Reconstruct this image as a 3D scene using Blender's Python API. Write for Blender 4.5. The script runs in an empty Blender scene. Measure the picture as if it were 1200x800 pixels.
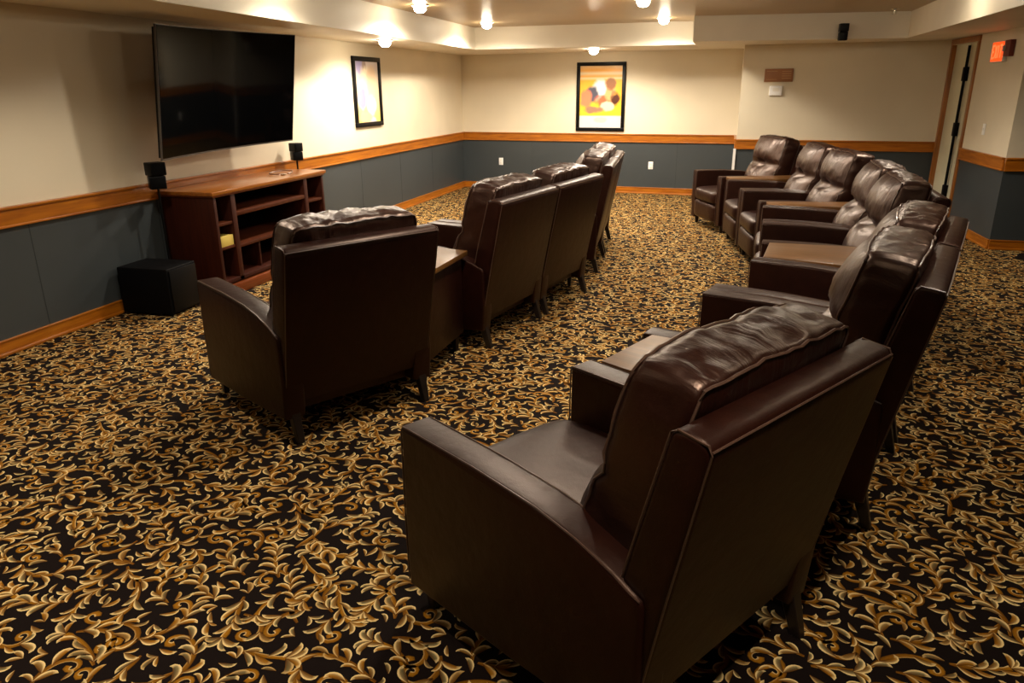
import bpy, bmesh, math, random
from math import sin, cos, pi, radians
from mathutils import Vector, Matrix, noise
import numpy as np

COL = bpy.context.scene.collection
random.seed(7)

# ------------------------------------------------------------------ materials
def newmat(name):
    m = bpy.data.materials.new(name); m.use_nodes = True
    nt = m.node_tree; b = nt.nodes['Principled BSDF']
    return m, nt, b

def mat(name, col, rough=.5, metal=0., spec=.5, emit=None, es=0., coat=0.):
    m, nt, b = newmat(name)
    b.inputs['Base Color'].default_value = (*col, 1)
    b.inputs['Roughness'].default_value = rough
    b.inputs['Metallic'].default_value = metal
    b.inputs['Specular IOR Level'].default_value = spec
    b.inputs['Coat Weight'].default_value = coat
    if emit:
        b.inputs['Emission Color'].default_value = (*emit, 1)
        b.inputs['Emission Strength'].default_value = es
    return m

def add_bump(nt, b, scale, strength, dist=.002, detail=3, kind='noise', stretch=None):
    tc = nt.nodes.new('ShaderNodeTexCoord')
    src = tc.outputs['Object']
    if stretch:
        mp = nt.nodes.new('ShaderNodeMapping'); mp.inputs['Scale'].default_value = stretch
        nt.links.new(src, mp.inputs[0]); src = mp.outputs[0]
    if kind == 'noise':
        n = nt.nodes.new('ShaderNodeTexNoise'); n.inputs['Detail'].default_value = detail; out = n.outputs[0]
    else:
        n = nt.nodes.new('ShaderNodeTexVoronoi'); out = n.outputs[0]
    n.inputs['Scale'].default_value = scale
    nt.links.new(src, n.inputs['Vector'])
    bp = nt.nodes.new('ShaderNodeBump'); bp.inputs['Strength'].default_value = strength; bp.inputs['Distance'].default_value = dist
    nt.links.new(out, bp.inputs['Height'])
    return bp, src

def mat_leather(name='brown_leather', soft=False):
    m, nt, b = newmat(name)
    bp, src = add_bump(nt, b, 420, .25, .0008, kind='voronoi')
    n2 = nt.nodes.new('ShaderNodeTexNoise'); n2.inputs['Scale'].default_value = 16; n2.inputs['Detail'].default_value = 4
    nt.links.new(src, n2.inputs['Vector'])
    bp2 = nt.nodes.new('ShaderNodeBump'); bp2.inputs['Strength'].default_value = .3; bp2.inputs['Distance'].default_value = .008
    if soft:
        n3 = nt.nodes.new('ShaderNodeTexNoise'); n3.inputs['Scale'].default_value = 5.5; n3.inputs['Detail'].default_value = 5; n3.inputs['Distortion'].default_value = 1.2
        mp3 = nt.nodes.new('ShaderNodeMapping'); mp3.inputs['Scale'].default_value = (1.9, .38, .75); nt.links.new(src, mp3.inputs[0]); nt.links.new(mp3.outputs[0], n3.inputs['Vector'])
        bp3 = nt.nodes.new('ShaderNodeBump'); bp3.inputs['Strength'].default_value = .45; bp3.inputs['Distance'].default_value = .022
        nt.links.new(n3.outputs[0], bp3.inputs['Height']); nt.links.new(bp.outputs[0], bp3.inputs['Normal']); bp = bp3
    nt.links.new(n2.outputs[0], bp2.inputs['Height']); nt.links.new(bp.outputs[0], bp2.inputs['Normal'])
    nt.links.new(bp2.outputs[0], b.inputs['Normal'])
    r = nt.nodes.new('ShaderNodeValToRGB')
    r.color_ramp.elements[0].position = .3; r.color_ramp.elements[0].color = (.0088, .0014, .0007, 1)
    r.color_ramp.elements[1].position = .75; r.color_ramp.elements[1].color = (.0155, .0032, .0016, 1)
    nt.links.new(n2.outputs[0], r.inputs[0]); nt.links.new(r.outputs[0], b.inputs['Base Color'])
    b.inputs['Roughness'].default_value = .36 if soft else .40
    b.inputs['Specular IOR Level'].default_value = .70 if soft else .34
    b.inputs['Specular Tint'].default_value = (1, .70, .56, 1)
    return m

def mat_wood(name, c0, c1, axis, rough=.35, scale=3., coat=.3):
    m, nt, b = newmat(name)
    tc = nt.nodes.new('ShaderNodeTexCoord'); mp = nt.nodes.new('ShaderNodeMapping')
    s = [14., 14., 14.]; s[axis] = .9
    mp.inputs['Scale'].default_value = s
    nt.links.new(tc.outputs['Object'], mp.inputs[0])
    n = nt.nodes.new('ShaderNodeTexNoise'); n.inputs['Scale'].default_value = scale; n.inputs['Detail'].default_value = 6; n.inputs['Distortion'].default_value = .6
    nt.links.new(mp.outputs[0], n.inputs['Vector'])
    r = nt.nodes.new('ShaderNodeValToRGB')
    r.color_ramp.elements[0].position = .3; r.color_ramp.elements[0].color = (*c0, 1)
    r.color_ramp.elements[1].position = .7; r.color_ramp.elements[1].color = (*c1, 1)
    nt.links.new(n.outputs[0], r.inputs[0]); nt.links.new(r.outputs[0], b.inputs['Base Color'])
    b.inputs['Roughness'].default_value = rough; b.inputs['Coat Weight'].default_value = coat
    b.inputs['Coat Roughness'].default_value = .2
    if coat == 0: b.inputs['Specular IOR Level'].default_value = .2
    return m

def mat_paint(name, col, rough=.6, bump=.15, var=.06):
    m, nt, b = newmat(name)
    bp, src = add_bump(nt, b, 180, bump, .001)
    nt.links.new(bp.outputs[0], b.inputs['Normal'])
    n = nt.nodes.new('ShaderNodeTexNoise'); n.inputs['Scale'].default_value = 1.3
    nt.links.new(src, n.inputs['Vector'])
    r = nt.nodes.new('ShaderNodeValToRGB')
    r.color_ramp.elements[0].position = .3; r.color_ramp.elements[0].color = (*[c*(1-var) for c in col], 1)
    r.color_ramp.elements[1].position = .7; r.color_ramp.elements[1].color = (*[min(1, c*(1+var)) for c in col], 1)
    nt.links.new(n.outputs[0], r.inputs[0]); nt.links.new(r.outputs[0], b.inputs['Base Color'])
    b.inputs['Roughness'].default_value = rough
    return m

M = {}
M['leather'] = mat_leather()
M['soft'] = mat_leather('soft_leather', True)
M['piping'] = mat('leather_piping', (.070, .036, .024), .32, spec=.6)  # lighter than the leather: seam highlights painted into the colour
M['wall'] = mat_paint('cream_paint', (.69, .612, .465), .55)
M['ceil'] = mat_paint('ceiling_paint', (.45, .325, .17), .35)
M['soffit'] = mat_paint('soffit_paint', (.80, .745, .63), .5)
M['wains'] = mat_paint('slate_panel', (.040, .048, .052), .45, .1)
M['seam'] = mat('panel_seam', (.02, .024, .026), .6)
M['trimx'] = mat_wood('oak_trim_x', (.27, .072, .003), (.46, .150, .006), 0)
M['trimy'] = mat_wood('oak_trim_y', (.27, .072, .003), (.46, .150, .006), 1)
M['trimz'] = mat_wood('oak_trim_z', (.22, .075, .014), (.36, .13, .024), 2)
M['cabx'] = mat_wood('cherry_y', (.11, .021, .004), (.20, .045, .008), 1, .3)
M['cabtop_lit'] = mat_wood('stand_wood_lit', (.20, .060, .006), (.34, .11, .012), 1, .3)  # stand wood brightened: light and sheen on the top painted into the colour
M['shelf'] = mat_wood('stand_wood_shaded', (.045, .009, .002), (.085, .018, .004), 1, .5, coat=0.)  # stand wood darkened: shade inside the open shelves painted into the colour
M['cabz_shade'] = mat_wood('cherry_z_shaded', (.028, .005, .002), (.050, .009, .003), 2, .5, coat=0.)  # stand wood darkened: shade on side panels and dividers put into the colour
M['table'] = mat_wood('console_wood', (.085, .034, .007), (.16, .068, .014), 1, .36, coat=.08)
M['legw'] = mat('dark_leg_wood', (.010, .006, .005), .35)
M['black'] = mat('black_plastic', (.003, .003, .0035), .4, spec=.15)
M['blackm'] = mat('matte_black', (.003, .003, .0035), .6, spec=.08)
M['screen'] = mat('tv_glass', (.001, .001, .0012), .06, spec=.05)
M['silver'] = mat('silver_bezel', (.12, .11, .105), .4, .6)
M['white'] = mat('white_plastic', (.86, .85, .83), .4)
M['door'] = mat_paint('door_cream', (.60, .56, .40), .4, .05)
M['gap'] = mat('door_gap', (.015, .014, .02), .7)
M['bulb'] = mat('lamp_lens', (1, 1, 1), .5, emit=(1., .86, .64), es=90)
M['trimring'] = mat('light_ring', (.8, .76, .68), .5)
M['yellow'] = mat('yellow_box', (.62, .47, .10), .6)
M['brownsign'] = mat('brown_sign', (.33, .14, .055), .5)
M['signtext'] = mat('sign_lines', (.5, .27, .12), .5)
M['exitred'] = mat('exit_face', (.5, .03, .0), .5, emit=(1., .075, .008), es=1.3)
M['exitlet'] = mat('exit_letters', (.8, .2, .1), .5, emit=(1., .13, .035), es=1.5)
M['alarm'] = mat('alarm_red', (.13, .012, .008), .4)
M['lens'] = mat('strobe_lens', (.5, .45, .4), .2)
M['chrome'] = mat('chrome', (.7, .68, .62), .2, 1.)
M['cord'] = mat('brown_strap', (.10, .035, .012), .3)

# ------------------------------------------------------------------ mesh helpers
def link(o, parent=None):
    COL.objects.link(o)
    if parent: o.parent = parent
    return o

def from_bm(name, bm, m, parent=None, smooth=True, angle=35):
    me = bpy.data.meshes.new(name); bm.normal_update(); bm.to_mesh(me); bm.free()
    for mm in (m if isinstance(m, (list, tuple)) else [m]): me.materials.append(mm)
    if smooth:
        me.polygons.foreach_set('use_smooth', [True]*len(me.polygons))
        me.set_sharp_from_angle(angle=radians(angle))
    return link(bpy.data.objects.new(name, me), parent)

def box(bm, x0, x1, y0, y1, z0, z1, bev=0., seg=2, mi=0):
    vs = [bm.verts.new((x, y, z)) for z in (z0, z1) for y in (y0, y1) for x in (x0, x1)]
    F = [(0, 2, 3, 1), (4, 5, 7, 6), (0, 1, 5, 4), (2, 6, 7, 3), (0, 4, 6, 2), (1, 3, 7, 5)]
    fs = [bm.faces.new([vs[i] for i in f]) for f in F]
    for f in fs: f.material_index = mi
    if bev:
        es = set(e for f in fs for e in f.edges)
        bmesh.ops.bevel(bm, geom=list(es), offset=bev, segments=seg, affect='EDGES', profile=.5, material=-1)
    return vs

def prism(bm, pts, z0, z1, bev=0., seg=2, mi=0):
    """pts: CCW footprint in xy"""
    lo = [bm.verts.new((x, y, z0)) for x, y in pts]; hi = [bm.verts.new((x, y, z1)) for x, y in pts]
    n = len(pts); fs = [bm.faces.new(lo[::-1]), bm.faces.new(hi)]
    for i in range(n): fs.append(bm.faces.new((lo[i], lo[(i+1) % n], hi[(i+1) % n], hi[i])))
    for f in fs: f.material_index = mi
    if bev:
        es = set(e for f in fs for e in f.edges)
        bmesh.ops.bevel(bm, geom=list(es), offset=bev, segments=seg, affect='EDGES', profile=.5, material=-1)

def extrude_x(bm, prof, x0, x1, bev=0., seg=3):
    """prof: list of (y,z) closed, extruded along x"""
    a = [bm.verts.new((x0, y, z)) for y, z in prof]; b = [bm.verts.new((x1, y, z)) for y, z in prof]
    n = len(prof); fs = [bm.faces.new(a), bm.faces.new(b[::-1])]
    for i in range(n): fs.append(bm.faces.new((a[i], b[i], b[(i+1) % n], a[(i+1) % n])))
    bmesh.ops.recalc_face_normals(bm, faces=fs)
    if bev:
        es = set(fs[0].edges) | set(fs[1].edges)
        bmesh.ops.bevel(bm, geom=list(es), offset=bev, segments=seg, affect='EDGES', profile=.5)

def tube(bm, pts, r, n=6, closed=False, mi=0):
    P = [Vector(p) for p in pts]; k = len(P); rings = []
    for i in range(k):
        if closed: t = P[(i+1) % k]-P[i-1]
        else: t = P[min(i+1, k-1)]-P[max(i-1, 0)]
        t.normalize()
        up = Vector((0, 0, 1)) if abs(t.z) < .9 else Vector((1, 0, 0))
        u = t.cross(up).normalized(); v = t.cross(u)
        rr = r[i] if isinstance(r, (list, tuple)) else r
        rings.append([bm.verts.new(P[i]+u*(rr*cos(2*pi*j/n))+v*(rr*sin(2*pi*j/n))) for j in range(n)])
    for i in range(k if closed else k-1):
        A, B = rings[i], rings[(i+1) % k]
        for j in range(n):
            f = bm.faces.new((A[j], A[(j+1) % n], B[(j+1) % n], B[j])); f.material_index = mi
    if not closed:
        bm.faces.new(rings[0][::-1]).material_index = mi; bm.faces.new(rings[-1]).material_index = mi

def lathe(bm, prof, n=24, c=(0, 0), mi=0):
    rings = [[bm.verts.new((c[0]+r*cos(2*pi*j/n), c[1]+r*sin(2*pi*j/n), z)) for j in range(n)] for r, z in prof]
    for A, B in zip(rings, rings[1:]):
        for j in range(n):
            bm.faces.new((A[j], A[(j+1) % n], B[(j+1) % n], B[j])).material_index = mi
    bm.faces.new(rings[0][::-1]).material_index = mi; bm.faces.new(rings[-1]).material_index = mi

def empty(name, label, cat, loc=(0, 0, 0), rz=0., group=None):
    o = bpy.data.objects.new(name, None); o.empty_display_size = .1
    o.location = loc; o.rotation_euler = (0, 0, rz); COL.objects.link(o)
    return tag(o, label, cat, group)

def tag(o, label, cat, group=None, kind=None):
    o['label'] = label; o['category'] = cat
    if group: o['group'] = group
    if kind: o['kind'] = kind
    return o

def struct(name, bm, m, label=None, smooth=False, parent=None):
    o = from_bm(name, bm, m, parent, smooth)
    if parent is None: o['kind'] = 'structure'
    if label: o['label'] = label
    return o

# ------------------------------------------------------------------ camera
cam = bpy.data.cameras.new('camera'); cam.sensor_width = 36; cam.lens = 870.2/1200*36; cam.clip_start = .05
co = bpy.data.objects.new('camera', cam); COL.objects.link(co)
pi_, ya, ro = radians(18.777), radians(16.019), radians(.44)
fw = Vector((-sin(ya)*cos(pi_), cos(ya)*cos(pi_), -sin(pi_)))
rt = Vector((cos(ya), sin(ya), 0)); dn = fw.cross(rt)
r2 = rt*cos(ro)+dn*sin(ro); d2 = dn*cos(ro)-rt*sin(ro)
co.matrix_world = Matrix(((r2.x, -d2.x, -fw.x, 0), (r2.y, -d2.y, -fw.y, 0), (r2.z, -d2.z, -fw.z, 1.65), (0, 0, 0, 1)))
bpy.context.scene.camera = co

# ------------------------------------------------------------------ room
XL, ZR, ZC, ZS = -4.514, .949, 2.494, 2.197
YN = -5.0                      # wall behind the camera
XE = 7.0
BW0, BW1 = (XL, 12.72), (.08, 12.42)          # back wall
PW0, PW1 = (.08, 11.40), (2.60, 11.30)        # bumped-out wall
RW0, RW1 = PW1, (2.72, 8.87)                  # wall with the doors
FW0, FW1 = RW1, (XE, 8.95)                    # return wall at the right edge

def seg_wall(name, a, b, z0, z1, m, t=.12):
    """thin wall slab: face on the line a->b, thickness to the left of a->b (away from the room)"""
    a = Vector(a); b = Vector(b); d = (b-a).normalized(); n = Vector((-d.y, d.x))
    pts = [a, b, b+n*t, a+n*t]
    bm = bmesh.new(); prism(bm, [(p.x, p.y) for p in pts], z0, z1)
    return bm

def strip(bm, a, b, z0, z1, out, mi=0, bev=0.):
    """moulding proud of a wall line a->b by `out` towards the room (right of a->b)"""
    a = Vector(a); b = Vector(b); d = (b-a).normalized(); n = Vector((d.y, -d.x))
    pts = [a+n*out, b+n*out, b, a]
    prism(bm, [(p.x, p.y) for p in pts], z0, z1, bev, 2, mi)

walls = {
    'wall_left': ((XL, YN), (XL, 12.72), 'y'),
    'wall_back': (BW0, BW1, 'x'),
    'wall_bump': (PW0, PW1, 'x'),
    'wall_right': (RW0, RW1, 'y'),
    'wall_return': (FW0, FW1, 'x'),
    'wall_east': ((XE, 8.95), (XE, YN), 'y'),
    'wall_near': ((XE, YN), (XL, YN), 'x'),
    'wall_recess': ((.08, 12.42), (.08, 11.40), 'y'),
}
DOOR_Y = (11.17, 10.28)
def lerp_rw(y):
    t = (y-RW0[1])/(RW1[1]-RW0[1]); return (RW0[0]+(RW1[0]-RW0[0])*t, y)

def wall_full(bm, a, b):
    a_ = Vector(a); b_ = Vector(b); d = (b_-a_).normalized(); n = Vector((-d.y, d.x))
    q = [(p.x, p.y) for p in (a_, b_, b_+n*.12, a_+n*.12)]
    prism(bm, q, 0, ZR-.05, mi=1); prism(bm, q, ZR-.05, 2.6, mi=0)

def rail_profile(bm, a, b):
    strip(bm, a, b, ZR-.125, ZR-.02, .020, bev=.004)
    strip(bm, a, b, ZR-.02, ZR, .034, bev=.005)
    strip(bm, a, b, ZR-.135, ZR-.120, .026, bev=.003)

def base_profile(bm, a, b):
    strip(bm, a, b, 0, .092, .014, bev=.002)
    strip(bm, a, b, .090, .105, .019, bev=.004)
    strip(bm, a, b, 0, .022, .028, bev=.006)

for nm, (a, b, ax) in walls.items():
    bm = bmesh.new()
    if nm == 'wall_right':
        d0 = lerp_rw(DOOR_Y[0]+.06); d1 = lerp_rw(DOOR_Y[1]-.06)
        wall_full(bm, a, d0); wall_full(bm, d1, b)
        a_ = Vector(d0); b_ = Vector(d1); d = (b_-a_).normalized(); n = Vector((-d.y, d.x))
        prism(bm, [(p.x, p.y) for p in (a_, b_, b_+n*.12, a_+n*.12)], 2.13, 2.6)
    else:
        wall_full(bm, a, b)
    if nm == 'wall_left':
        for y in (3.915, 5.135, 6.355, 7.575, 8.795, 10.015, 11.235):
            box(bm, XL-.001, XL+.0015, y-.003, y+.003, .1, ZR-.13, mi=2)
    if nm == 'wall_back':
        for x in (-3.25, -2.03, -.81):
            y = BW0[1]+(BW1[1]-BW0[1])*(x-BW0[0])/(BW1[0]-BW0[0])
            box(bm, x-.003, x+.003, y-.0015, y+.001, .1, ZR-.13, mi=2)
    struct(nm, bm, [M['wall'], M['wains'], M['seam']])
    mt = M['trim'+ax]; side = nm.split('_')[1]
    spans = [(a, b)]
    if nm == 'wall_right': spans = [(lerp_rw(DOOR_Y[1]-.066), b)]
    bm = bmesh.new(); bb = bmesh.new()
    for s, e in spans: rail_profile(bm, s, e); base_profile(bb, s, e)
    o = struct('trim_'+str(list(walls).index(nm)+1), bm, mt, 'oak chair rail along the '+side+' wall')
    o = struct('baseboard_'+side, bb, mt)

# white corner bead below the rail at the end of the bumped-out wall
bm = bmesh.new(); box(bm, .045, .082, 11.375, 11.40, .1, ZR-.13)
struct('trim_9', bm, M['white'], 'white corner bead on the bumped-out wall below the chair rail')

# ceiling and soffits
bm = bmesh.new(); box(bm, XL-.1, XE+.1, YN-.1, 12.9, ZC, ZC+.1)
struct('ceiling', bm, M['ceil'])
bm = bmesh.new()
prism(bm, [(XL, YN), (-3.44, YN), (-3.70, 11.05), (-.56, 11.05), (-.56, 12.46), (XL, 12.72)], ZS, ZC+.01, .004, 1)
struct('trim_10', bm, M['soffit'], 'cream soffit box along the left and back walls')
bm = bmesh.new()
prism(bm, [(-.56, 10.30), (1.95, 10.58), (1.95, YN), (XE, YN), (XE, 8.95), (2.75, 8.95), (2.62, 11.36), (.1, 11.44), (.1, 12.45), (-.56, 12.46)], ZS, ZC+.01)
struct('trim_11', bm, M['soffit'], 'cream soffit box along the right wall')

# ------------------------------------------------------------------ patterned carpet (mesh pattern on the floor)
def make_tile(T=1.30):
    rng = random.Random(11)
    G = 160; occ = [[0]*G for _ in range(G)]
    V = []; F = []; C = []
    dark = (.035, .011, .002); rust = (.095, .028, .002); gold = (.30, .120, .0045); cream = (.78, .56, .24); grey = (.115, .094, .040)
    def cells(pts):
        s = set()
        for x, y in pts:
            s.add((int((x % T)/T*G) % G, int((y % T)/T*G) % G))
        return s
    def strip_mesh(cl, wd, cols, z):
        """cl centreline points, wd (left,right) widths, cols four colours across each station"""
        n = len(cl); base = len(V)
        for i in range(n):
            a = cl[max(i-1, 0)]; b = cl[min(i+1, n-1)]
            dx, dy = b[0]-a[0], b[1]-a[1]; L = math.hypot(dx, dy) or 1; nx, ny = -dy/L, dx/L
            l, r = wd[i]; rim_right = cols[i][5]
            fr = (1, .74, .40, -.25, -1) if not rim_right else (1, .25, -.40, -.74, -1)
            for q in fr:
                o = q*l if q > 0 else q*r
                V.append((cl[i][0]+nx*o, cl[i][1]+ny*o, z))
            C.extend(cols[i][:5])
            if i:
                p = base+5*(i-1); q = base+5*i
                for k in range(4): F.append((p+k, p+k+1, q+k+1, q+k))
    def curve(x, y, h, L, k0, k1, n):
        pts = [(x, y)]
        for i in range(n):
            t = (i+.5)/n; h += (k0+(k1-k0)*t)*L/n
            x += cos(h)*L/n; y += sin(h)*L/n; pts.append((x, y))
        return pts, h
    def mix(a, b, t): return tuple(a[i]+(b[i]-a[i])*t for i in range(3))
    def leaf(x, y, h, L, side, z, test=True, fat=1.):
        kk = side*rng.uniform(7, 22); N_ = 8
        cl = [(x, y)]; hh = h; px, py = x, y
        for i in range(N_):
            t = (i+.5)/N_; hh += kk*(.15+3.8*t**3)*L/N_
            px += cos(hh)*L/N_; py += sin(hh)*L/N_; cl.append((px, py))
        w = L*rng.uniform(.27, .38)*fat
        prof = [.16, .42, .70, .92, 1.0, .98, .84, .52, .05]
        wd = [(w*q*.30, w*q*.62) if side > 0 else (w*q*.62, w*q*.30) for q in prof]
        pts = []
        for i, (cx, cy) in enumerate(cl[1:], 1):
            a = cl[i-1]; dx, dy = cx-a[0], cy-a[1]; LL = math.hypot(dx, dy); nx, ny = -dy/LL, dx/LL
            for q in (-.62, -.3, 0, .3): pts.append((cx+nx*w*prof[i]*q*side, cy+ny*w*prof[i]*q*side))
        cs = cells(pts)
        if test:
            hit = sum(1 for a, b in cs if occ[a][b])
            if hit > .19*len(cs): return False
        for a, b in cs:
            occ[a][b] = 1
        cols = []
        tone = rng.choice((cream, cream, cream, mix(cream, gold, .5))); body = rng.choice((gold, grey, mix(gold, grey, .5)))
        for i in range(N_+1):
            t = i/N_
            outer = mix(gold, tone, min(1, .45+t*1.6)); mid = mix(rust, body, min(1, t*1.3)); inner = mix(dark, mix(rust, gold, .5), t)
            if t > .85: mid = mix(mid, tone, .7); inner = mix(inner, tone, .4)
            m2 = mix(mid, outer, .18)
            cols.append((inner, mid, m2, outer, outer, True) if side > 0 else (outer, outer, m2, mid, inner, False))
        strip_mesh(cl, wd, cols, z)
        return True
    def scroll(x, y, h):
        L = rng.uniform(.16, .32); s = rng.choice((-1, 1)); k0 = s*rng.uniform(-3, 4); k1 = s*rng.uniform(10, 30)
        if rng.random() < .32: L = rng.uniform(.12, .22); k1 = s*rng.uniform(2, 9)
        n = max(8, int(L/.018)); cl, hh = curve(x, y, h, L, k0, k1, n)
        if k1*s > 10:
            # spiral curl at the end
            e, _ = curve(cl[-1][0], cl[-1][1], hh, .09, k1*1.2, s*75, 8); curl = e[1:]
        else: curl = []
        full = cl+curl
        cs = cells(full)
        if sum(1 for a, b in cs if occ[a][b]) > .10*len(cs): return False
        N = len(full); wd = []; cols = []
        for i in range(N):
            t = i/(N-1); w = .0090*(1-.45*t)*min(1, .3+4*t)+.0014
            if t > .9: w *= 1.7
            wd.append((w, w))
            c = mix(rust, gold, min(1, .25+t)); o = mix(gold, cream, t)
            d_ = mix(dark, c, .35)
            cols.append((d_, c, c, mix(c, o, .6), o, True) if s < 0 else (o, mix(c, o, .6), c, c, d_, False))
        strip_mesh(full, wd, cols, .0006)
        near = set()
        pos = [i for i in range(1, n-1, 2)]
        sd = s
        for j, i in enumerate(pos):
            a, b = cl[i-1], cl[i]; hd = math.atan2(b[1]-a[1], b[0]-a[0])
            for side in ((sd,) if rng.random() < .3 else (sd, -sd)):
                leaf(b[0], b[1], hd+side*rng.uniform(.3, .8), rng.uniform(.050, .082), side*rng.choice((1, 1, -1)), .0012)
            sd = -sd
        if not curl:
            hd = hh
            for dl in (-.95, -.38, .38, .95):
                leaf(cl[-1][0], cl[-1][1], hd+dl, rng.uniform(.05, .075), 1 if dl > 0 else -1, .0014+.0001*dl, False)
        for a, b in cs: occ[a][b] = 1
        return True
    fails = 0
    while fails < 700:
        x, y = rng.uniform(0, T), rng.uniform(0, T)
        if not scroll(x, y, rng.uniform(0, 2*pi)): fails += 1
    for _ in range(5000):   # fill the left-over ground with short sprigs of two or three leaves
        x, y = rng.uniform(0, T), rng.uniform(0, T)
        a, b = int(x/T*G), int(y/T*G)
        if any(occ[(a+i) % G][(b+j) % G] for i in (-2, 0, 2) for j in (-2, 0, 2)): continue
        h = rng.uniform(0, 2*pi)
        if leaf(x, y, h, rng.uniform(.045, .07), 1, .0010):
            if rng.random() < .8: leaf(x, y, h+.9, rng.uniform(.035, .055), 1, .0012)
            if rng.random() < .8: leaf(x, y, h-.9, rng.uniform(.035, .055), -1, .0013)
    cov = sum(map(sum, occ))/G/G
    return np.array(V, np.float32), np.array(F, np.int64), np.array(C, np.float32), cov

def make_floor():
    T = 1.30
    V, F, Cc, cov = make_tile(T)
    print('carpet tile', len(V), len(F), 'coverage', cov)
    X0, X1, Y0, Y1 = XL-.05, XE+.05, YN-.05, 12.75
    allV = [np.array([(X0, Y0, 0), (X1, Y0, 0), (X1, Y1, 0), (X0, Y1, 0)], np.float32)]
    allF = [np.array([[0, 1, 2, 3]])]; allC = [np.full((4, 3), .0, np.float32)]
    allC[0][:] = (.0070, .0034, .0024)
    off = 4
    ang = .35; ca, sa = cos(ang), sin(ang)
    fc = V[F].mean(axis=1)
    nlist = range(-14, 15)
    for i in nlist:
        for j in nlist:
            W = V.copy(); W[:, 0] += i*T; W[:, 1] += j*T
            R = W.copy(); R[:, 0] = ca*W[:, 0]-sa*W[:, 1]; R[:, 1] = sa*W[:, 0]+ca*W[:, 1]+5
            mn, mx = R.min(0), R.max(0)
            if mx[0] < X0 or mn[0] > X1 or mx[1] < Y0 or mn[1] > Y1: continue
            # leave out what the room cannot show (behind the bumped-out corner, far behind the viewer)
            cx, cy = (mn[0]+mx[0])/2, (mn[1]+mx[1])/2
            if cy < -.6 or (cx > 3.6 and cy > 7) or (cx > 4.2): continue
            ok = (R[F][:, :, 0].min(1) > X0+.05) & (R[F][:, :, 0].max(1) < X1) & (R[F][:, :, 1].max(1) < Y1) & (R[F][:, :, 1].min(1) > Y0)
            f = F[ok]
            if not len(f): continue
            allV.append(R); allF.append(f+off); allC.append(Cc); off += len(R)
    V = np.concatenate(allV); F = np.concatenate(allF); Cc = np.concatenate(allC)
    me = bpy.data.meshes.new('floor')
    me.vertices.add(len(V)); me.vertices.foreach_set('co', V.ravel())
    me.loops.add(F.size); me.loops.foreach_set('vertex_index', F.ravel().astype(np.int32))
    me.polygons.add(len(F)); me.polygons.foreach_set('loop_start', np.arange(0, F.size, 4, dtype=np.int32))
    me.update(calc_edges=True)
    at = me.color_attributes.new('yarn', 'FLOAT_COLOR', 'POINT')
    at.data.foreach_set('color', np.concatenate([Cc, np.ones((len(Cc), 1), np.float32)], 1).ravel())
    m, nt, b = newmat('scroll_carpet')
    vc = nt.nodes.new('ShaderNodeVertexColor'); vc.layer_name = 'yarn'
    tc = nt.nodes.new('ShaderNodeTexCoord'); n = nt.nodes.new('ShaderNodeTexNoise'); n.inputs['Scale'].default_value = 500; n.inputs['Detail'].default_value = 2
    nt.links.new(tc.outputs['Object'], n.inputs['Vector'])
    r = nt.nodes.new('ShaderNodeMapRange'); r.inputs[3].default_value = .65; r.inputs[4].default_value = 1.3
    nt.links.new(n.outputs[0], r.inputs[0])
    vm = nt.nodes.new('ShaderNodeVectorMath'); vm.operation = 'SCALE'
    nt.links.new(vc.outputs[0], vm.inputs[0]); nt.links.new(r.outputs[0], vm.inputs['Scale'])
    nt.links.new(vm.outputs[0], b.inputs['Base Color'])
    b.inputs['Roughness'].default_value = .95; b.inputs['Specular IOR Level'].default_value = .1
    bp = nt.nodes.new('ShaderNodeBump'); bp.inputs['Strength'].default_value = .4; bp.inputs['Distance'].default_value = .002
    nt.links.new(n.outputs[0], bp.inputs['Height']); nt.links.new(bp.outputs[0], b.inputs['Normal'])
    me.materials.append(m)
    o = bpy.data.objects.new('floor', me); COL.objects.link(o); o['kind'] = 'structure'
    o['label'] = 'black carpet with gold and cream leafy scrolls'
make_floor()

# ------------------------------------------------------------------ recliner
AW, HW, ZA = .115, .44, .66
def arm_top(y):
    pts = [(0.0, .66), (-.35, .655), (-.6, .640), (-.74, .615), (-.85, .582), (-.93, .545)]
    for (a, za), (b, zb) in zip(pts, pts[1:]):
        if y >= b: return za+(zb-za)*(y-a)/(b-a)
    return .545

def arm_bm(x0, x1):
    prof = [(0, .085), (.004, .35), (0, .655)]
    ys = [0, -.1, -.2, -.3, -.4, -.5, -.58, -.65, -.71, -.77, -.82, -.87, -.91, -.935]
    prof += [(y-.004, arm_top(y)+.004) for y in ys]
    prof += [(-.948, .53), (-.95, .3), (-.935, .13), (-.5, .10)]
    bm = bmesh.new(); extrude_x(bm, prof, x0, x1, .013, 3)
    return bm

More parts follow.
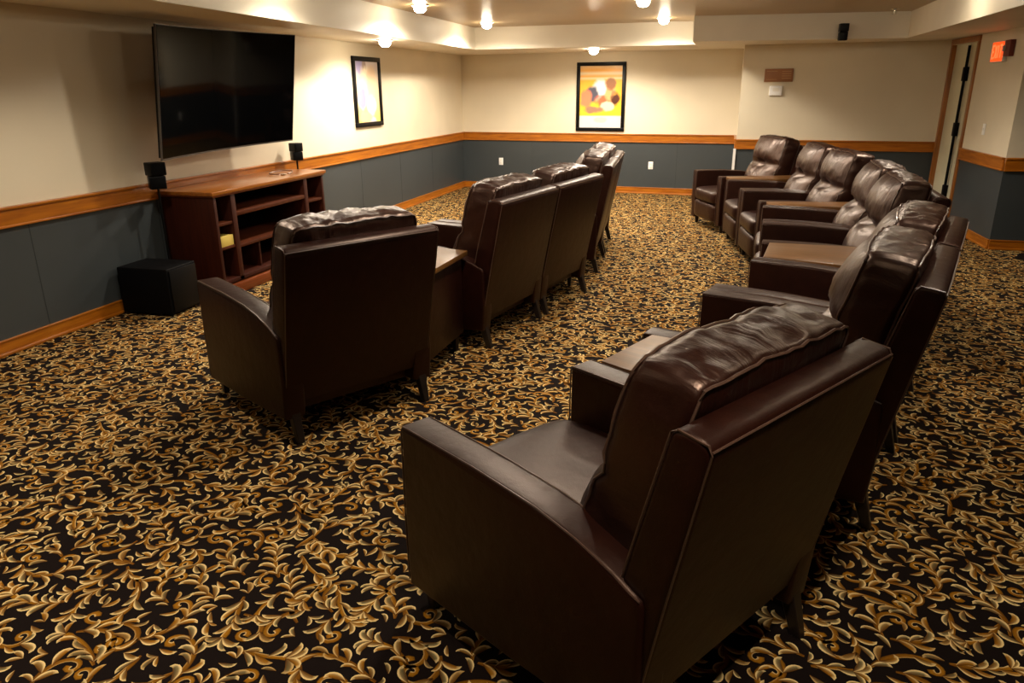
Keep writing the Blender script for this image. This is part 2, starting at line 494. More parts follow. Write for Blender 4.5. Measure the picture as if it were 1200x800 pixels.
def superbox(bm, n, fn, ex=7.):
    """cube-sphere grid mapped through a soft box, then fn(a,b,c)->xyz ; a lateral, b vertical, c front(+)/back(-)"""
    cache = {}
    def V(a, b, c):
        k = (round(a, 5), round(b, 5), round(c, 5))
        if k not in cache:
            L = (abs(a)**ex+abs(b)**ex+abs(c)**ex)**(1/ex)
            cache[k] = bm.verts.new(fn(a/L, b/L, c/L))
        return cache[k]
    g = [-cos(pi*i/n) if False else -1+2*i/n for i in range(n+1)]
    g = [math.copysign(abs(t)**.8, t) for t in g]
    for ax in range(3):
        for s in (-1, 1):
            for i in range(n):
                for j in range(n):
                    q = []
                    for u, v in ((g[i], g[j]), (g[i+1], g[j]), (g[i+1], g[j+1]), (g[i], g[j+1])):
                        p = [0, 0, 0]; p[ax] = s; p[(ax+1) % 3] = u; p[(ax+2) % 3] = v; q.append(V(*p))
                    if s < 0: q = q[::-1]
                    bm.faces.new(q)
    bmesh.ops.recalc_face_normals(bm, faces=bm.faces[:])

def cushion_fn(seed):
    """tall back cushion: rests on the tilted back, plump in front, pinched across its middle"""
    def fn(a, b, c):
        t = (b+1)/2; z = .44+t*.640
        yb = -.845-.150*t                         # rear face follows the tilted back
        th = .215-.045*t                          # thickness
        yf = yb+th
        y = yb+(yf-yb)*(c+1)/2
        hw = .325+.030*t**.6
        side = 1
        x = a*hw*side+.02*t
        # plump faces
        e = max(0, 1-abs(a)**2.4)*max(0, 1-abs(b)**3.5)
        if c > 0:
            up = max(0., 1-((b-.52)/.50)**2) if .02 < b < 1.02 else 0
            lo = max(0., 1-((b+.48)/.56)**2) if b < .08 else 0
            puff = (.105*up**.6+.125*lo**.6)*max(0, 1-abs(a)**2.6)**.7
            fold = .055*math.exp(-((b-.04)/.055)**2)*(1-a*a*.6)
            tuft = .065*math.exp(-((a/.14)**2+((b-.04)/.16)**2))
            y += (puff-fold-tuft)*min(1, c*1.3)
            # radiating gathers towards the crease
            th_ = math.atan2(b-.04, a*1.2); rr = math.hypot(a, b-.04)
            y += .0075*sin(th_*11+seed*2)*math.exp(-((rr-.30)/.25)**2)*c
        else:
            y += .02*e*(-c)*-1
        z -= .030*(1-c)/2*t**4
        # plump top gusset with cross wrinkles
        if b > .5:
            tb = (b-.5)/.5
            z += .018*tb**3*(1-abs(a)**4)*(1-.5*c*c)
            w = noise.noise(Vector((x*17+seed*3, c*1.1+seed, 1.7)))+.6*noise.noise(Vector((x*33+c*3, c*1.6, seed)))
            z += .011*w*tb*(1-abs(a)**8)
        if abs(a) > .6:
            ta = (abs(a)-.6)/.4
            x += math.copysign(.020*ta*(1-b*b)*(1-.6*c*c), a)
            x += .007*ta*noise.noise(Vector((y*9, z*16, seed+5)))
        nz = noise.noise(Vector((x*7, z*7+seed, y*7)))+.5*noise.noise(Vector((x*15, z*15+seed, y*12)))
        y += .007*nz
        # pinched corners
        if abs(a) > .8 and abs(b) > .8:
            k = (abs(a)-.8)/.2*(abs(b)-.8)/.2; z += .014*k*(1 if b > 0 else -1)
        return (x, y, z)
    return fn

def cushion_piping(fn, c, n=22, ex=7.):
    pts = []
    L = lambda a, b, cc: (abs(a)**ex+abs(b)**ex+abs(cc)**ex)**(1/ex)
    loop = []
    for i in range(n): loop.append((-1+2*i/n, 1))
    for i in range(n): loop.append((1, 1-2*i/n))
    for i in range(n): loop.append((1-2*i/n, -1))
    for i in range(n): loop.append((-1, -1+2*i/n))
    for a, b in loop:
        l = L(a, b, c); p = Vector(fn(a/l, b/l, c/l))
        p += Vector((a, 0, b)).normalized()*.003+Vector((0, .003 if c > 0 else -.003, 0))
        pts.append(p)
    return pts

def make_recliner(label, group, variant=0):
    root = empty('recliner', label, 'armchair', group=group)
    lw = M['leather']
    # arms (two) with a welt along the top edges
    for s in (-1, 1):
        x0, x1 = (s*HW, s*(HW-AW)) if s < 0 else (s*(HW-AW), s*HW)
        a = from_bm('armrest', arm_bm(x0, x1), lw, root, angle=50)
        bm = bmesh.new()
        for xx in (x0+.005, x1-.005):
            pts = [(xx, .005, .10), (xx, .008, .35), (xx, .004, .64), (xx, -.006, .662)]
            pts += [(xx, y, arm_top(y)+.003) for y in (-.05, -.2, -.35, -.5, -.6, -.67, -.74, -.80, -.86, -.91, -.94)]
            tube(bm, pts, .0028, 5)
        from_bm('piping', bm, M['piping'], a)
    # base under the seat
    bm = bmesh.new(); box(bm, -(HW-AW)+.003, HW-AW-.003, -.86, -.03, .13, .31, .01)
    from_bm('base', bm, lw, root)
    # footrest panel
    def ff(a, b, c):
        x = a*(HW-AW-.005); z = .215+b*.105; y = -.02+c*.035
        if c > 0: y += .022*max(0, 1-b**4)*max(0, 1-a**6)
        return (x, y, z)
    bm = bmesh.new(); superbox(bm, 10, ff); from_bm('footrest', bm, lw, root, angle=80)
    # seat cushion
    def sf(a, b, c):
        x = a*(HW-AW-.002); y = -.36+c*.385; z = .395+b*.075
        z += .020*max(0, b)*max(0, 1-a**4)*max(0, 1-c**4)
        if c > .6: y += .02*(1-b*b)*(1-a**6)
        z += .003*noise.noise(Vector((x*6, y*6, variant)))
        return (x, y, z)
    bm = bmesh.new(); superbox(bm, 14, sf, 9.); s_ = from_bm('seat', bm, lw, root, angle=80)
    # back frame
    bm = bmesh.new()
    prof = [(-.865, .20), (-.93, .205), (-1.083, .945), (-1.084, .968), (-1.073, .984), (-1.055, .992), (-1.02, .998), (-.998, .995), (-.985, .985), (-.978, .965), (-.80, .30)]
    # (y,z); slab across the full width
    a = [(y, z) for y, z in prof]
    extrude_x(bm, a, -.425, .425, .016, 4)
    bf = from_bm('back_frame', bm, lw, root, angle=40)
    bm = bmesh.new()
    for xx in (-.421, .421):
        tube(bm, [(xx, -.93, .21), (xx, -1.0, .57), (xx, -1.083, .965), (xx, -1.075, .985), (xx, -1.0, .996), (xx, -.984, .985), (xx, -.92, .75), (xx, -.82, .36)], .003, 5)
    tube(bm, [(-.42, -1.083, .972), (-.2, -1.085, .974), (.2, -1.085, .974), (.42, -1.083, .972)], .003, 5)
    from_bm('piping', bm, M['piping'], bf)
    # back cushion
    fn = cushion_fn(variant*1.7+.3)
    bm = bmesh.new(); superbox(bm, 32, fn, 11.)
    cu = from_bm('back_cushion', bm, M['soft'], root, angle=180)
    bm = bmesh.new()
    tube(bm, cushion_piping(fn, .93, ex=11.), .0045, 5, True); tube(bm, cushion_piping(fn, -.93, ex=11.), .0045, 5, True)
    from_bm('piping', bm, M['piping'], cu)
    # legs
    for s in (-1, 1):
        bm = bmesh.new()
        vs = box(bm, -.025, .025, -.025, .025, 0, .13, 0)
        for v in vs[:4]: v.co.x *= .6; v.co.y *= .6
        bmesh.ops.bevel(bm, geom=bm.edges[:], offset=.003, segments=1, affect='EDGES')
        o = from_bm('leg', bm, M['legw'], root); o.location = (s*(HW-.055), -.06, 0)
        bm = bmesh.new()
        vs = box(bm, -.028, .028, -.03, .03, 0, .24, 0)
        for v in vs[:4]: v.co.x *= .6; v.co.y = v.co.y*.6-.07
        bmesh.ops.bevel(bm, geom=bm.edges[:], offset=.003, segments=1, affect='EDGES')
        o = from_bm('leg', bm, M['legw'], root); o.location = (s*(HW-.06), -.885, 0)
    return root

def copy_tree(o, parent=None):
    c = o.copy(); COL.objects.link(c)
    if parent: c.parent = parent
    for ch in list(o.children): copy_tree(ch, c)
    return c

def place(root, pose, off=0.):
    """pose: front-centre x,y and facing direction in degrees (ccw from +x); off: sideways shift to the chair's right"""
    X, Y, t = pose; t = radians(t); f = Vector((cos(t), sin(t))); r = Vector((f.y, -f.x))
    q = Vector((X, Y))+r*off
    root.location = (q.x, q.y, 0); root.rotation_euler = (0, 0, t-pi/2)

def loc2w(pose, x, y):
    X, Y, t = pose; t = radians(t)
    return (X+cos(t)*y+sin(t)*x, Y+sin(t)*y-cos(t)*x)

H_ = .4425
P8 = (-.68, 2.29, 148); P67 = (-.045, 3.88, 163.6); P45 = (.29, 6.08, 178); P23 = (.15, 8.02, 190.5); P1 = (-.24, 9.50, 204)
PA = (-2.54, 3.73, 148.4); PBC = (-2.21, 5.50, 168.0); PDE = (-2.14, 7.58, 184.5)
G1 = 'recliners in the front row facing the television'; G2 = 'recliners in the rear curved row'
proto = [make_recliner('x', G2, v) for v in range(3)]
chairs = [
    (P8, 0, G2, 'dark brown leather recliner nearest the camera, at the near end of the rear row'),
    (P67, -H_, G2, 'brown leather recliner second from the near end of the rear row, beyond a wooden console'),
    (P67, H_, G2, 'brown leather recliner third from the near end of the rear curved row'),
    (P45, -H_, G2, 'brown leather recliner fourth from the near end of the rear curved row'),
    (P45, H_, G2, 'brown leather recliner fifth from the near end of the rear curved row'),
    (P23, -H_, G2, 'brown leather recliner third from the far end of the rear curved row'),
    (P23, H_, G2, 'brown leather recliner second from the far end of the rear row, beside the last console'),
    (P1, 0, G2, 'brown leather recliner at the far end of the rear row by the white corner bead'),
    (PA, 0, G1, 'dark brown leather recliner standing nearest the media console, full black back toward the camera'),
    (PBC, -H_, G1, 'brown leather recliner in the front row just beyond the pale lit console top'),
    (PBC, H_, G1, 'brown leather recliner in the middle of the front row, third from the near end'),
    (PDE, -H_, G1, 'brown leather recliner fourth in the front row, narrow view of its back and cushion'),
    (PDE, H_, G1, 'brown leather recliner at the far end of the front row nearest the back wall'),
]
used = set()
for i, (ps, off, g, lab) in enumerate(chairs):
    v = i % 3
    r = proto[v] if v not in used else copy_tree(proto[v])
    used.add(v); place(r, ps, off); r['label'] = lab; r['group'] = g

# wedge consoles between the pairs
def console(near, noff, far, foff, label, group, y0=-.045, y1=-.84):
    """near chair's right side to far chair's left side"""
    g = .006
    a = loc2w(near, noff+HW+g, y0); b = loc2w(far, foff-HW-g, y0)
    c = loc2w(far, foff-HW-g, y1); d = loc2w(near, noff+HW+g, y1)
    cx = sum(p[0] for p in (a, b, c, d))/4; cy = sum(p[1] for p in (a, b, c, d))/4
    ang = math.atan2((a[1]+b[1]-c[1]-d[1]), (a[0]+b[0]-c[0]-d[0]))-pi/2
    root = empty('console_table', label, 'console', (cx, cy, 0), ang, group)
    def L(p, s=1., shrink=0.):
        x, y = p[0]-cx, p[1]-cy
        return (x*cos(-ang)-y*sin(-ang), x*sin(-ang)+y*cos(-ang))
    A, B, C_, D = map(L, (a, b, c, d))     # A front-left?  order fixed below
    top = [A, B, C_, D]
    area = sum(top[i][0]*top[(i+1) % 4][1]-top[(i+1) % 4][0]*top[i][1] for i in range(4))
    if area < 0: top = top[::-1]
    bm = bmesh.new(); prism(bm, top, .635, .668, .004, 2); from_bm('tabletop', bm, M['table'], root)
    m_ = [(x*.90, y*.93) for x, y in top]
    bm = bmesh.new(); prism(bm, m_, .12, .634, .012, 2); from_bm('body', bm, M['leather'], root)
    for x, y in m_:
        bm = bmesh.new(); vs = box(bm, -.02, .02, -.02, .02, 0, .121)
        for v in vs[:4]: v.co.x *= .6; v.co.y *= .6
        o = from_bm('leg', bm, M['legw'], root); o.location = (x*.82, y*.9, 0)
    return root
GC = 'wood topped consoles between the recliners'
console(P8, 0, P67, -H_, 'console with glossy wooden top beside the recliner nearest the camera', GC)
console(P67, H_, P45, -H_, 'long wood topped console between the third and fourth recliners of the rear row', GC)
console(P45, H_, P23, -H_, 'wood topped console between the fifth and sixth recliners of the rear row', GC)
console(P23, H_, P1, 0, 'wood topped console beside the last recliner near the back wall', GC)
console(PA, 0, PBC, -H_, 'front row console with pale reflecting top behind the nearest front recliner', GC)
console(PBC, H_, PDE, -H_, 'front row console hidden between the third and fourth recliners', GC)

# ------------------------------------------------------------------ television
tv = empty('television', 'large curved black flat screen television mounted on the left wall', 'television', (XL, 5.81, 1.65))
def tvp(u, v, d=0.):
    """u -1..1 along the wall, v 0..1 up; d forward"""
    hw = .915+.022*v
    x = -4.235+.095*abs(u)**2+.09*v+d
    y = 5.81-.055*(1-v)+u*hw
    z = 1.150+.965*v+.018*(u+1)
    return (x-XL, y-5.81, z-1.65)
def tvgrid(u0, u1, v0, v1, d0, d1, n=28):
    bm = bmesh.new(); fr = []; bk = []
    for i in range(n+1):
        u = u0+(u1-u0)*i/n
        fr.append([bm.verts.new(tvp(u, v, d1)) for v in (v0, v1)]); bk.append([bm.verts.new(tvp(u, v, d0)) for v in (v0, v1)])
    for i in range(n):
        bm.faces.new((fr[i][0], fr[i+1][0], fr[i+1][1], fr[i][1])); bm.faces.new((bk[i][0], bk[i][1], bk[i+1][1], bk[i+1][0]))
        bm.faces.new((fr[i][0], bk[i][0], bk[i+1][0], fr[i+1][0])); bm.faces.new((fr[i][1], fr[i+1][1], bk[i+1][1], bk[i][1]))
    for q in (0, n): bm.faces.new((fr[q][0], fr[q][1], bk[q][1], bk[q][0]) if q == 0 else (fr[q][0], bk[q][0], bk[q][1], fr[q][1]))
    bmesh.ops.recalc_face_normals(bm, faces=bm.faces[:])
    return bm
from_bm('rear_housing', tvgrid(-.985, .985, .02, .98, -.045, -.02), M['black'], tv)
fb = tvgrid(-1, 1, 0, 1, -.02, -.002)
from_bm('bezel', fb, M['silver'], tv)
from_bm('screen', tvgrid(-.993, .993, .014, .994, -.015, .001), M['screen'], tv)
bm = bmesh.new(); box(bm, .001, .03, -.35, .35, -.2, .22, .004); box(bm, .03, .31, -.22, -.16, -.12, .14, .004); box(bm, .03, .31, .16, .22, -.12, .14, .004)
from_bm('wall_bracket', bm, M['blackm'], tv)

# ------------------------------------------------------------------ media console
mc = empty('media_console', 'low cherry wood media stand with open shelves under the television', 'media stand', (-4.24, 6.02, 0))
X0, X1, Y0, Y1 = -.255, .255, -.865, .89
def part(name, m, boxes, parent, bev=.003):
    bm = bmesh.new()
    for b in boxes: box(bm, *b, bev)
    return from_bm(name, bm, m, parent)
part('tabletop', M['cabtop_lit'], [(X0-.005, X1+.02, Y0-.03, Y1+.04, .848, .880)], mc, .006)
part('top_moulding', M['cabx'], [(X0, X1+.008, Y0-.012, Y1+.02, .832, .849)], mc)
part('side_panel', M['cabz_shade'], [(X0, X1, Y0, Y0+.035, 0.09, .833)], mc)
part('side_panel', M['cabz_shade'], [(X0, X1, Y1-.035, Y1, 0.09, .833)], mc)
part('back_panel', M['blackm'], [(X0, X0+.012, Y0+.03, Y1-.03, .1, .833)], mc)  # painted black for the shade at the back of the shelf openings
part('divider', M['cabz_shade'], [(X0+.012, X1, -.640, -.580, .1, .833)], mc)
part('divider', M['cabz_shade'], [(X0+.012, X1, .515, .575, .1, .833)], mc)
part('divider', M['cabz_shade'], [(X0+.012, X1-.06, -.24, -.215, .13, .375)], mc)
part('shelf', M['shelf'], [(X0+.012, X1-.008, Y0+.035, -.64, .590, .614)], mc)
part('shelf', M['shelf'], [(X0+.012, X1-.008, Y0+.035, -.64, .392, .414)], mc)
part('shelf', M['shelf'], [(X0+.012, X1-.003, -.58, .515, .645, .680)], mc)
part('shelf', M['shelf'], [(X0+.012, X1-.008, -.58, .515, .372, .398)], mc)
part('shelf', M['shelf'], [(X0+.012, X1-.008, .575, Y1-.035, .590, .614)], mc)
part('shelf', M['shelf'], [(X0+.012, X1-.008, .575, Y1-.035, .392, .414)], mc)
part('bottom_board', M['cabz_shade'], [(X0+.012, X1, Y0+.035, Y1-.035, .10, .135)], mc)
part('plinth', M['cabx'], [(X0, X1+.03, Y0-.02, Y1+.02, 0, .088)], mc, .008)
bm = bmesh.new(); box(bm, -.09, .09, -.085, .085, 0, .085, .003); box(bm, -.085, .085, -.0865, .0865, .03, .034, 0)
o = from_bm('box', bm, M['yellow']); o.location = (-4.09, 5.288, .4145)
tag(o, 'small yellow box on the lower left shelf of the media stand', 'box')
bm = bmesh.new(); pts = []
for i in range(28):
    t = i/27*1.75*pi; pts.append((.075*cos(t), .17*sin(t), .0055+.012*max(0, sin(t*.5))))
tube(bm, pts, .005, 6)
o = from_bm('cable_loop', bm, M['cord']); o.location = (-4.20, 6.50, .8805)
tag(o, 'thin brown cable loop lying on top of the media stand', 'cable')
bm = bmesh.new(); box(bm, -.022, .022, -.015, .015, 0, .014, .003)
o = from_bm('cable_plug', bm, M['chrome']); o.location = (-4.10, 6.38, .8805); tag(o, 'small shiny plug lying by the cable loop on the media stand', 'plug')

# subwoofer
sw = empty('subwoofer', 'black box subwoofer on the carpet left of the media stand', 'speaker', (-4.255, 4.72, 0), radians(2))
bm = bmesh.new(); box(bm, -.22, .225, -.17, .17, .018, .375, .008, 3); from_bm('cabinet', bm, M['blackm'], sw)
bm = bmesh.new(); box(bm, .226, .238, -.155, .155, .035, .36, .004); from_bm('grille', bm, M['black'], sw)
for x in (-.18, .18):
    for y in (-.13, .13):
        bm = bmesh.new(); lathe(bm, [(.016, 0), (.02, .019)], 12); o = from_bm('foot', bm, M['black'], sw); o.location = (x, y, 0)

# satellite speakers on slim stands
def sat_speaker(loc, rz, label, zt, S=1.):
    r = empty('satellite_speaker', label, 'speaker', loc, rz, 'small cube speakers on stands by the television')
    z = zt
    for k, (dz, a) in enumerate(((0, .12), (-.081*S, -.22))):
        bm = bmesh.new(); box(bm, -.045, .045, -.048, .048, -.0395, .0395, .006, 3)
        for v in bm.verts: v.co *= S
        bmesh.ops.rotate(bm, verts=bm.verts, cent=(0, 0, 0), matrix=Matrix.Rotation(a, 3, 'Z'))
        o = from_bm('cube', bm, M['black'], r); o.location = (0, 0, z-.04*S+dz)
        bm = bmesh.new(); box(bm, .0455, .049, -.040, .040, -.033, .033, .001)
        for v in bm.verts: v.co *= S
        bmesh.ops.rotate(bm, verts=bm.verts, cent=(0, 0, 0), matrix=Matrix.Rotation(a, 3, 'Z'))
        from_bm('grille', bm, M['blackm'], o)
    bm = bmesh.new(); tube(bm, [(0, 0, .012), (0, 0, z-.16*S)], .009, 10); from_bm('pole', bm, M['black'], r)
    bm = bmesh.new(); lathe(bm, [(.078, 0), (.078, .006), (.065, .012), (.012, .018)], 24); from_bm('base', bm, M['blackm'], r)
    return r
sat_speaker((-4.35, 4.985, 0), radians(-30), 'left of two small black cube speakers, on a stand behind the subwoofer', 1.125, 1.28)
sat_speaker((-4.36, 7.065, .0), radians(-25), 'right of two small black cube speakers, behind the far end of the media stand', 1.135, 1.1)

# ------------------------------------------------------------------ wall things
def poster(name, label, c, w, h, rz, seed):
    r = empty(name, label, 'poster', c, rz, 'framed posters')
    # local: x across, z up, y towards the room is -y
    bm = bmesh.new(); t = .055
    for b in ((-w/2, w/2, h/2-t, h/2), (-w/2, w/2, -h/2, -h/2+t), (-w/2, -w/2+t, -h/2+t, h/2-t), (w/2-t, w/2, -h/2+t, h/2-t)):
        box(bm, b[0], b[1], -.032, -.001, b[2], b[3], .005)
    from_bm('frame', bm, M['black'], r)
    bm = bmesh.new(); box(bm, -w/2+t, w/2-t, -.012, -.001, -h/2+t, h/2-t)
    m, nt, b = newmat('poster_print_%d' % seed)
    tc = nt.nodes.new('ShaderNodeTexCoord'); sep = nt.nodes.new('ShaderNodeSeparateXYZ'); nt.links.new(tc.outputs['Object'], sep.inputs[0])
    def ramp(inp, els, interp='LINEAR'):
        q = nt.nodes.new('ShaderNodeValToRGB'); q.color_ramp.interpolation = interp; e = q.color_ramp.elements
        e[0].position, e[0].color = els[0][0], (*els[0][1], 1); e[1].position, e[1].color = els[-1][0], (*els[-1][1], 1)
        for p_, c_ in els[1:-1]: k = e.new(p_); k.color = (*c_, 1)
        nt.links.new(inp, q.inputs[0]); return q.outputs[0]
    def math_(op, a, b_):
        q = nt.nodes.new('ShaderNodeMath'); q.operation = op
        for i, s in enumerate((a, b_)):
            if isinstance(s, (int, float)): q.inputs[i].default_value = s
            elif s is not None: nt.links.new(s, q.inputs[i])
        return q.outputs[0]
    v = math_('ADD', math_('DIVIDE', sep.outputs[2], h), .5)
    nz = nt.nodes.new('ShaderNodeTexNoise'); nz.inputs['Scale'].default_value = 7; nz.inputs['Detail'].default_value = 2
    nt.links.new(tc.outputs['Object'], nz.inputs['Vector'])
    if seed == 1:
        base = ramp(v, [(.0, (.62, .60, .58)), (.215, (.66, .62, .58)), (.235, (.75, .48, .03)), (.45, (.80, .42, .03)), (.74, (.88, .42, .03)), (.77, (.85, .62, .35)), (.80, (.88, .40, .05)), (.84, (.85, .70, .45)), (.88, (.9, .42, .05)), (.97, (.85, .62, .35))])
        blobs = [((-.02, .10), (.13, .17), (.72, .72, .74)), ((-.14, .04), (.10, .13), (.07, .07, .10)), ((.06, -.06), (.15, .09), (.62, .12, .05)), ((-.24, -.02), (.09, .13), (.75, .20, .10)),
                 ((.16, .05), (.09, .12), (.70, .35, .14)), ((.15, .20), (.08, .09), (.30, .12, .05)), ((.23, -.02), (.07, .11), (.08, .02, .01)), ((.11, -.14), (.10, .07), (.75, .55, .4)), ((-.12, -.20), (.16, .05), (.30, .16, .10)), ((.0, -.355), (.10, .04), (.45, .45, .44))]
    else:
        base = ramp(v, [(0, (.75, .60, .10)), (.2, (.85, .68, .22)), (.4, (.80, .60, .38)), (.7, (.80, .66, .50)), (1, (.72, .66, .74))])
        blobs = [((-.20, .36), (.12, .16), (.40, .36, .62)), ((-.06, .30), (.06, .07), (.22, .14, .16)), ((-.05, .12), (.13, .20), (.90, .80, .62)), ((.12, .10), (.12, .22), (.85, .65, .45)),
                 ((-.16, -.08), (.12, .12), (.30, .30, .60)), ((.08, -.16), (.14, .12), (.80, .72, .74)), ((.12, -.36), (.09, .05), (.55, .55, .62)), ((-.10, -.30), (.16, .07), (.80, .5, .3))]
    cur = base
    for (bx, bz), (sx, sz), colr in blobs:
        dx = math_('DIVIDE', math_('SUBTRACT', sep.outputs[0], bx*w/.78), sx*w/.78); dz = math_('DIVIDE', math_('SUBTRACT', sep.outputs[2], bz), sz)
        d = math_('ADD', math_('MULTIPLY', dx, dx), math_('MULTIPLY', dz, dz))
        d = math_('ADD', d, math_('MULTIPLY', math_('SUBTRACT', nz.outputs[0], .5), 2.6))
        f = nt.nodes.new('ShaderNodeMapRange'); f.inputs[1].default_value = 1.5; f.inputs[2].default_value = .6
        nt.links.new(d, f.inputs[0])
        mx = nt.nodes.new('ShaderNodeMix'); mx.data_type = 'RGBA'; nt.links.new(f.outputs[0], mx.inputs[0]); nt.links.new(cur, mx.inputs[6]); mx.inputs[7].default_value = (*colr, 1)
        cur = mx.outputs[2]
    nt.links.new(cur, b.inputs['Base Color']); b.inputs['Roughness'].default_value = .3
    from_bm('print', bm, m, r, False)
    return r
def bwy(x): return BW0[1]+(BW1[1]-BW0[1])*(x-BW0[0])/(BW1[0]-BW0[0])
poster('framed_poster', 'black framed poster with orange and white artwork on the back wall', (-2.08, bwy(-2.08)-.001, 1.515), .80, 1.06, math.atan2(BW1[1]-BW0[1], BW1[0]-BW0[0]), 1)
poster('framed_poster', 'black framed pale poster on the left wall beyond the television', (XL+.002, 9.10, 1.625), .76, .84, radians(90), 2)

# wall outlets, sign, thermostat
def outlet(x, z, label):
    y = bwy(x); r = empty('wall_outlet', label, 'outlet', (x, y-.0005, z), math.atan2(BW1[1]-BW0[1], BW1[0]-BW0[0]), 'white outlets on the back wall')
    bm = bmesh.new(); box(bm, -.038, .038, -.007, 0, -.06, .06, .003); from_bm('cover_plate', bm, M['white'], r)
    for dz in (-.024, .024):
        bm = bmesh.new(); box(bm, -.016, .016, -.010, -.007, dz-.014, dz+.014, .002); from_bm('socket', bm, M['trimring'], r)
outlet(-3.81, .46, 'white electrical outlet on the back wall near the left corner')
outlet(-1.22, .455, 'white electrical outlet on the back wall right of the front row')
pwa = math.atan2(PW1[1]-PW0[1], PW1[0]-PW0[0])
def pwy(x): return PW0[1]+(PW1[1]-PW0[1])*(x-PW0[0])/(PW1[0]-PW0[0])
r = empty('wall_sign', 'small brown rectangular plaque on the cream wall above the white thermostat', 'sign', (.56, pwy(.56)-.001, 1.80), pwa)
bm = bmesh.new(); box(bm, -.185, .185, -.015, 0, -.085, .085, .003); from_bm('plaque', bm, M['brownsign'], r)
bm = bmesh.new()
for k in range(4): box(bm, .04, .16, -.017, -.015, .045-.03*k, .055-.03*k)
box(bm, -.16, -.02, -.017, -.015, .05, .058); box(bm, -.16, -.02, -.017, -.015, -.058, -.05)
from_bm('raised_lines', bm, M['signtext'], r)
r = empty('thermostat', 'small white thermostat on the wall below the brown plaque', 'thermostat', (.54, pwy(.54)-.001, 1.60), pwa)
bm = bmesh.new(); box(bm, -.085, .085, -.03, 0, -.065, .065, .01, 3); from_bm('housing', bm, M['white'], r)
bm = bmesh.new(); box(bm, -.04, .04, -.032, -.03, -.01, .035); from_bm('display', bm, M['trimring'], r)

# doors
rwd = math.atan2(RW1[1]-RW0[1], RW1[0]-RW0[0])
dr = bpy.data.objects.new('door_1', None); COL.objects.link(dr); dr['kind'] = 'structure'; dr['label'] = 'cream double door with black vertical exit rod in oak casing'
a = lerp_rw(DOOR_Y[0]+.06); dr.location = (a[0], a[1], 0); dr.rotation_euler = (0, 0, rwd)
DL = (Vector(lerp_rw(DOOR_Y[1]-.06))-Vector(a)).length
# local x along the wall (towards camera), +y into the wall, -y into the room
part('casing', M['trimz'], [(0, .065, -.02, .10, 0, 2.13)], dr)
part('casing', M['trimz'], [(DL-.065, DL, -.02, .10, 0, 2.13)], dr)
part('casing', M['trimz'], [(0, DL, -.02, .10, 2.131, 2.195)], dr)
W_ = DL-.13
part('door_leaf', M['door'], [(.066, .066+W_*.56, .03, .07, .01, 2.129)], dr)
lf = part('door_leaf', M['door'], [(.066+W_*.60, .066+W_-.002, .03, .07, .01, 2.129)], dr)
part('gap_strip', M['gap'], [(.066+W_*.56+.001, .066+W_*.60-.001, .04, .07, .01, 2.129)], dr)
xr = .066+W_*.66
bm = bmesh.new(); tube(bm, [(xr, .0, .05), (xr, .0, 2.10)], .017, 8); rod = from_bm('exit_rod', bm, M['blackm'], dr)
for z, hh in ((1.78, .16), (1.14, .16), (.40, .14)):
    bm = bmesh.new(); box(bm, xr-.045, xr+.035, -.02, .029, z-hh/2, z+hh/2, .006); from_bm('latch_box', bm, M['blackm'], rod)

# light switch
q = lerp_rw(9.62)
r = empty('light_switch', 'white light switch plate on the cream wall right of the doors', 'light switch', (q[0]-.001, q[1], 1.19), rwd)
bm = bmesh.new(); box(bm, -.038, .038, -.007, 0, -.06, .06, .003); from_bm('cover_plate', bm, M['white'], r)
bm = bmesh.new(); box(bm, -.008, .008, -.014, -.007, -.015, .015, .002); from_bm('toggle', bm, M['white'], r)

# exit sign on the wall by the doors
q = lerp_rw(9.52)
r = empty('exit_sign', 'red lit exit sign on the wall beside the doors', 'exit sign', (q[0]-.001, q[1], 1.985), rwd)
bm = bmesh.new(); box(bm, -.17, .17, -.045, 0, -.105, .105, .004); from_bm('housing', bm, M['trimring'], r)
bm = bmesh.new(); box(bm, -.160, .160, -.050, -.0455, -.096, .096, .002); from_bm('face', bm, M['exitred'], r)
bm = bmesh.new()
def bar(x0, z0, x1, z1, t=.010):
    d = Vector((x1-x0, z1-z0)); L_ = d.length; d.normalize(); n = Vector((-d.y, d.x))*t
    pts = [(x0-n.x, z0-n.y), (x1-n.x, z1-n.y), (x1+n.x, z1+n.y), (x0+n.x, z0+n.y)]
    fr = [bm.verts.new((p[0], -.0545, p[1])) for p in pts]; bk = [bm.verts.new((p[0], -.0505, p[1])) for p in pts]
    fs = [bm.faces.new(fr), bm.faces.new(bk[::-1])]+[bm.faces.new((fr[i], bk[i], bk[(i+1) % 4], fr[(i+1) % 4])) for i in range(4)]
zt, zb_ = .062, -.062
bar(-.13, zb_, -.13, zt); bar(-.13, zt, -.08, zt); bar(-.13, 0, -.085, 0); bar(-.13, zb_, -.08, zb_)
bar(-.055, zb_, .005, zt); bar(-.055, zt, .005, zb_)
bar(.04, zb_, .04, zt)
bar(.075, zt, .14, zt); bar(.1075, zb_, .1075, zt)
bmesh.ops.recalc_face_normals(bm, faces=bm.faces[:])
from_bm('lettering', bm, M['exitlet'], r, False)
q = lerp_rw(9.27)
r = empty('fire_alarm', 'dark red fire alarm box on the wall right of the exit sign', 'fire alarm', (q[0]-.001, q[1], 2.01), rwd)
bm = bmesh.new(); box(bm, -.075, .075, -.05, 0, -.08, .08, .006); from_bm('housing', bm, M['alarm'], r)
bm = bmesh.new(); box(bm, -.055, -.02, -.075, -.05, -.03, .03, .006); from_bm('strobe', bm, M['lens'], r)

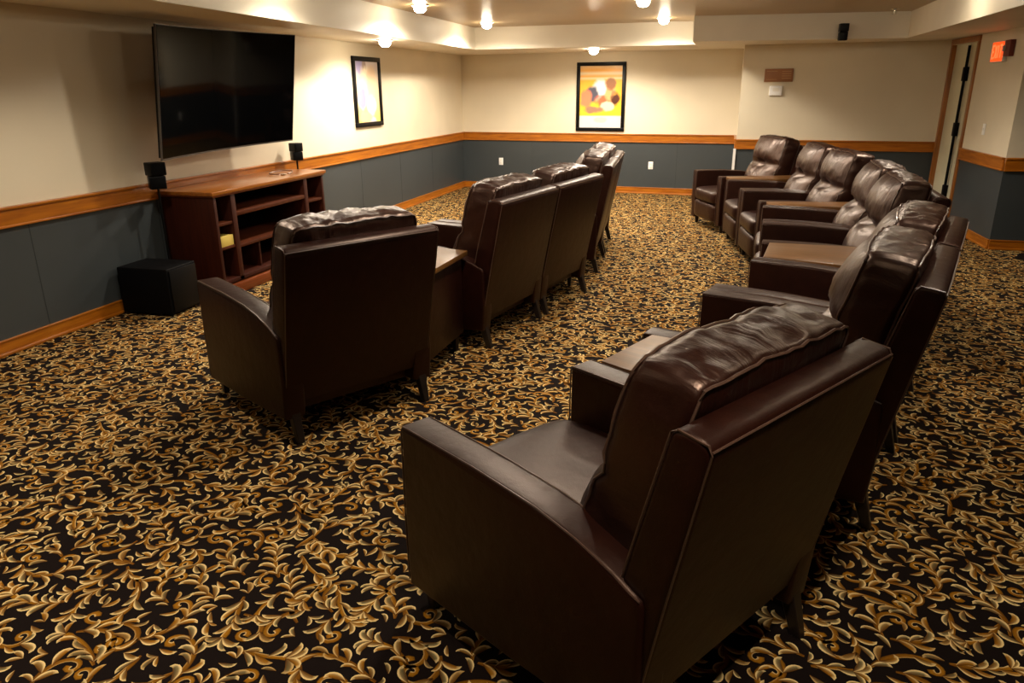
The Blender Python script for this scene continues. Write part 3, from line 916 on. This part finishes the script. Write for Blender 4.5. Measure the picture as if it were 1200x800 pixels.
# small speaker on the soffit face, sprinkler
r = empty('wall_speaker', 'small black speaker mounted on the cream soffit above the plaque', 'speaker', (1.19, 10.496, 2.27), radians(6))
bm = bmesh.new(); box(bm, -.052, .052, -.14, -.045, .005, .095, .008, 3); from_bm('cube', bm, M['black'], r)
bm = bmesh.new(); box(bm, -.048, .048, -.135, -.045, -.095, .002, .008, 3); from_bm('cube', bm, M['black'], r)
bm = bmesh.new(); box(bm, -.02, .02, -.046, -.001, -.03, .04, .003); from_bm('bracket', bm, M['blackm'], r)
r = empty('sprinkler_head', 'small metal sprinkler head on the ceiling near the right soffit', 'sprinkler', (1.70, 10.2, ZC))
bm = bmesh.new(); lathe(bm, [(.045, -.001), (.042, -.008), (.02, -.014)], 20); from_bm('escutcheon', bm, M['chrome'], r)
bm = bmesh.new(); lathe(bm, [(.012, -.014), (.012, -.035), (.008, -.05), (.03, -.055), (.028, -.058)], 14); from_bm('deflector', bm, M['chrome'], r)

# ------------------------------------------------------------------ recessed lights
def can(x, y, z, power, label, aim=None, group='round recessed ceiling lights', cone=170, blend=.58):
    r = empty('recessed_light', label, 'ceiling light', (x, y, z), 0, group)
    bm = bmesh.new(); lathe(bm, [(.062, -.001), (.095, -.001), (.095, -.008), (.088, -.012), (.066, -.006)], 28)
    from_bm('trim_ring', bm, M['trimring'], r)
    bm = bmesh.new(); lathe(bm, [(.061, -.001), (.066, -.02), (.064, -.045), (.050, -.066), (.028, -.078), (.004, -.081)], 24)
    from_bm('bulb', bm, M['bulb'], r)
    l = bpy.data.lights.new('lamp', 'SPOT'); l.energy = power; l.color = (1., .885, .725); l.shadow_soft_size = .05
    l.spot_size = radians(cone); l.spot_blend = blend
    o = bpy.data.objects.new('lamp', l); COL.objects.link(o); o.parent = r; o.location = (0, 0, -.09)
    return r
PW_ = 225
can(-3.26, 7.94, ZC, PW_, 'recessed ceiling light at the top edge above the left wall poster')
can(-3.26, 10.25, ZC, PW_*1.15, 'recessed ceiling light near the left back corner of the raised ceiling')
can(-.95, 8.15, ZC, PW_, 'recessed ceiling light at the top edge in front of the right back light')
can(-.94, 10.38, ZC, PW_*1.05, 'recessed ceiling light by the step in the back soffit')
can(-3.92, 8.45, ZS, PW_*.6, 'recessed light in the left soffit above the pale poster')
can(-2.03, 11.52, ZS, PW_*.8, 'recessed light in the back soffit above the orange poster')
can(1.55, 7.75, ZC, PW_*.55, 'recessed ceiling light out of view over the rear row', cone=130, blend=.7)
can(.62, 5.9, ZC, PW_*.30, 'recessed ceiling light out of view above the seating', cone=166, blend=.75)
can(1.3, 3.5, ZC, PW_*.30, 'recessed ceiling light out of view above the seating', cone=112, blend=.6)
for x, y, k, cn in ((-3.2, 5.75, .50, 160), (-.95, 5.95, .40, 150), (-3.2, 3.5, .40, 132), (-.95, 3.75, .72, 138), (-2.8, .6, .85, 96), (.15, 1.0, .50, 98)):
    can(x, y, ZC, PW_*k, 'recessed ceiling light out of view above the seating', cone=cn)

# ------------------------------------------------------------------ world and view
w = bpy.data.worlds.new('world'); bpy.context.scene.world = w; w.use_nodes = True
w.node_tree.nodes['Background'].inputs[0].default_value = (.02, .016, .012, 1)
w.node_tree.nodes['Background'].inputs[1].default_value = .1
vs = bpy.context.scene.view_settings
vs.view_transform = 'Standard'; vs.look = 'None'; vs.gamma = 1; vs.use_curve_mapping = False
vs.exposure = 0
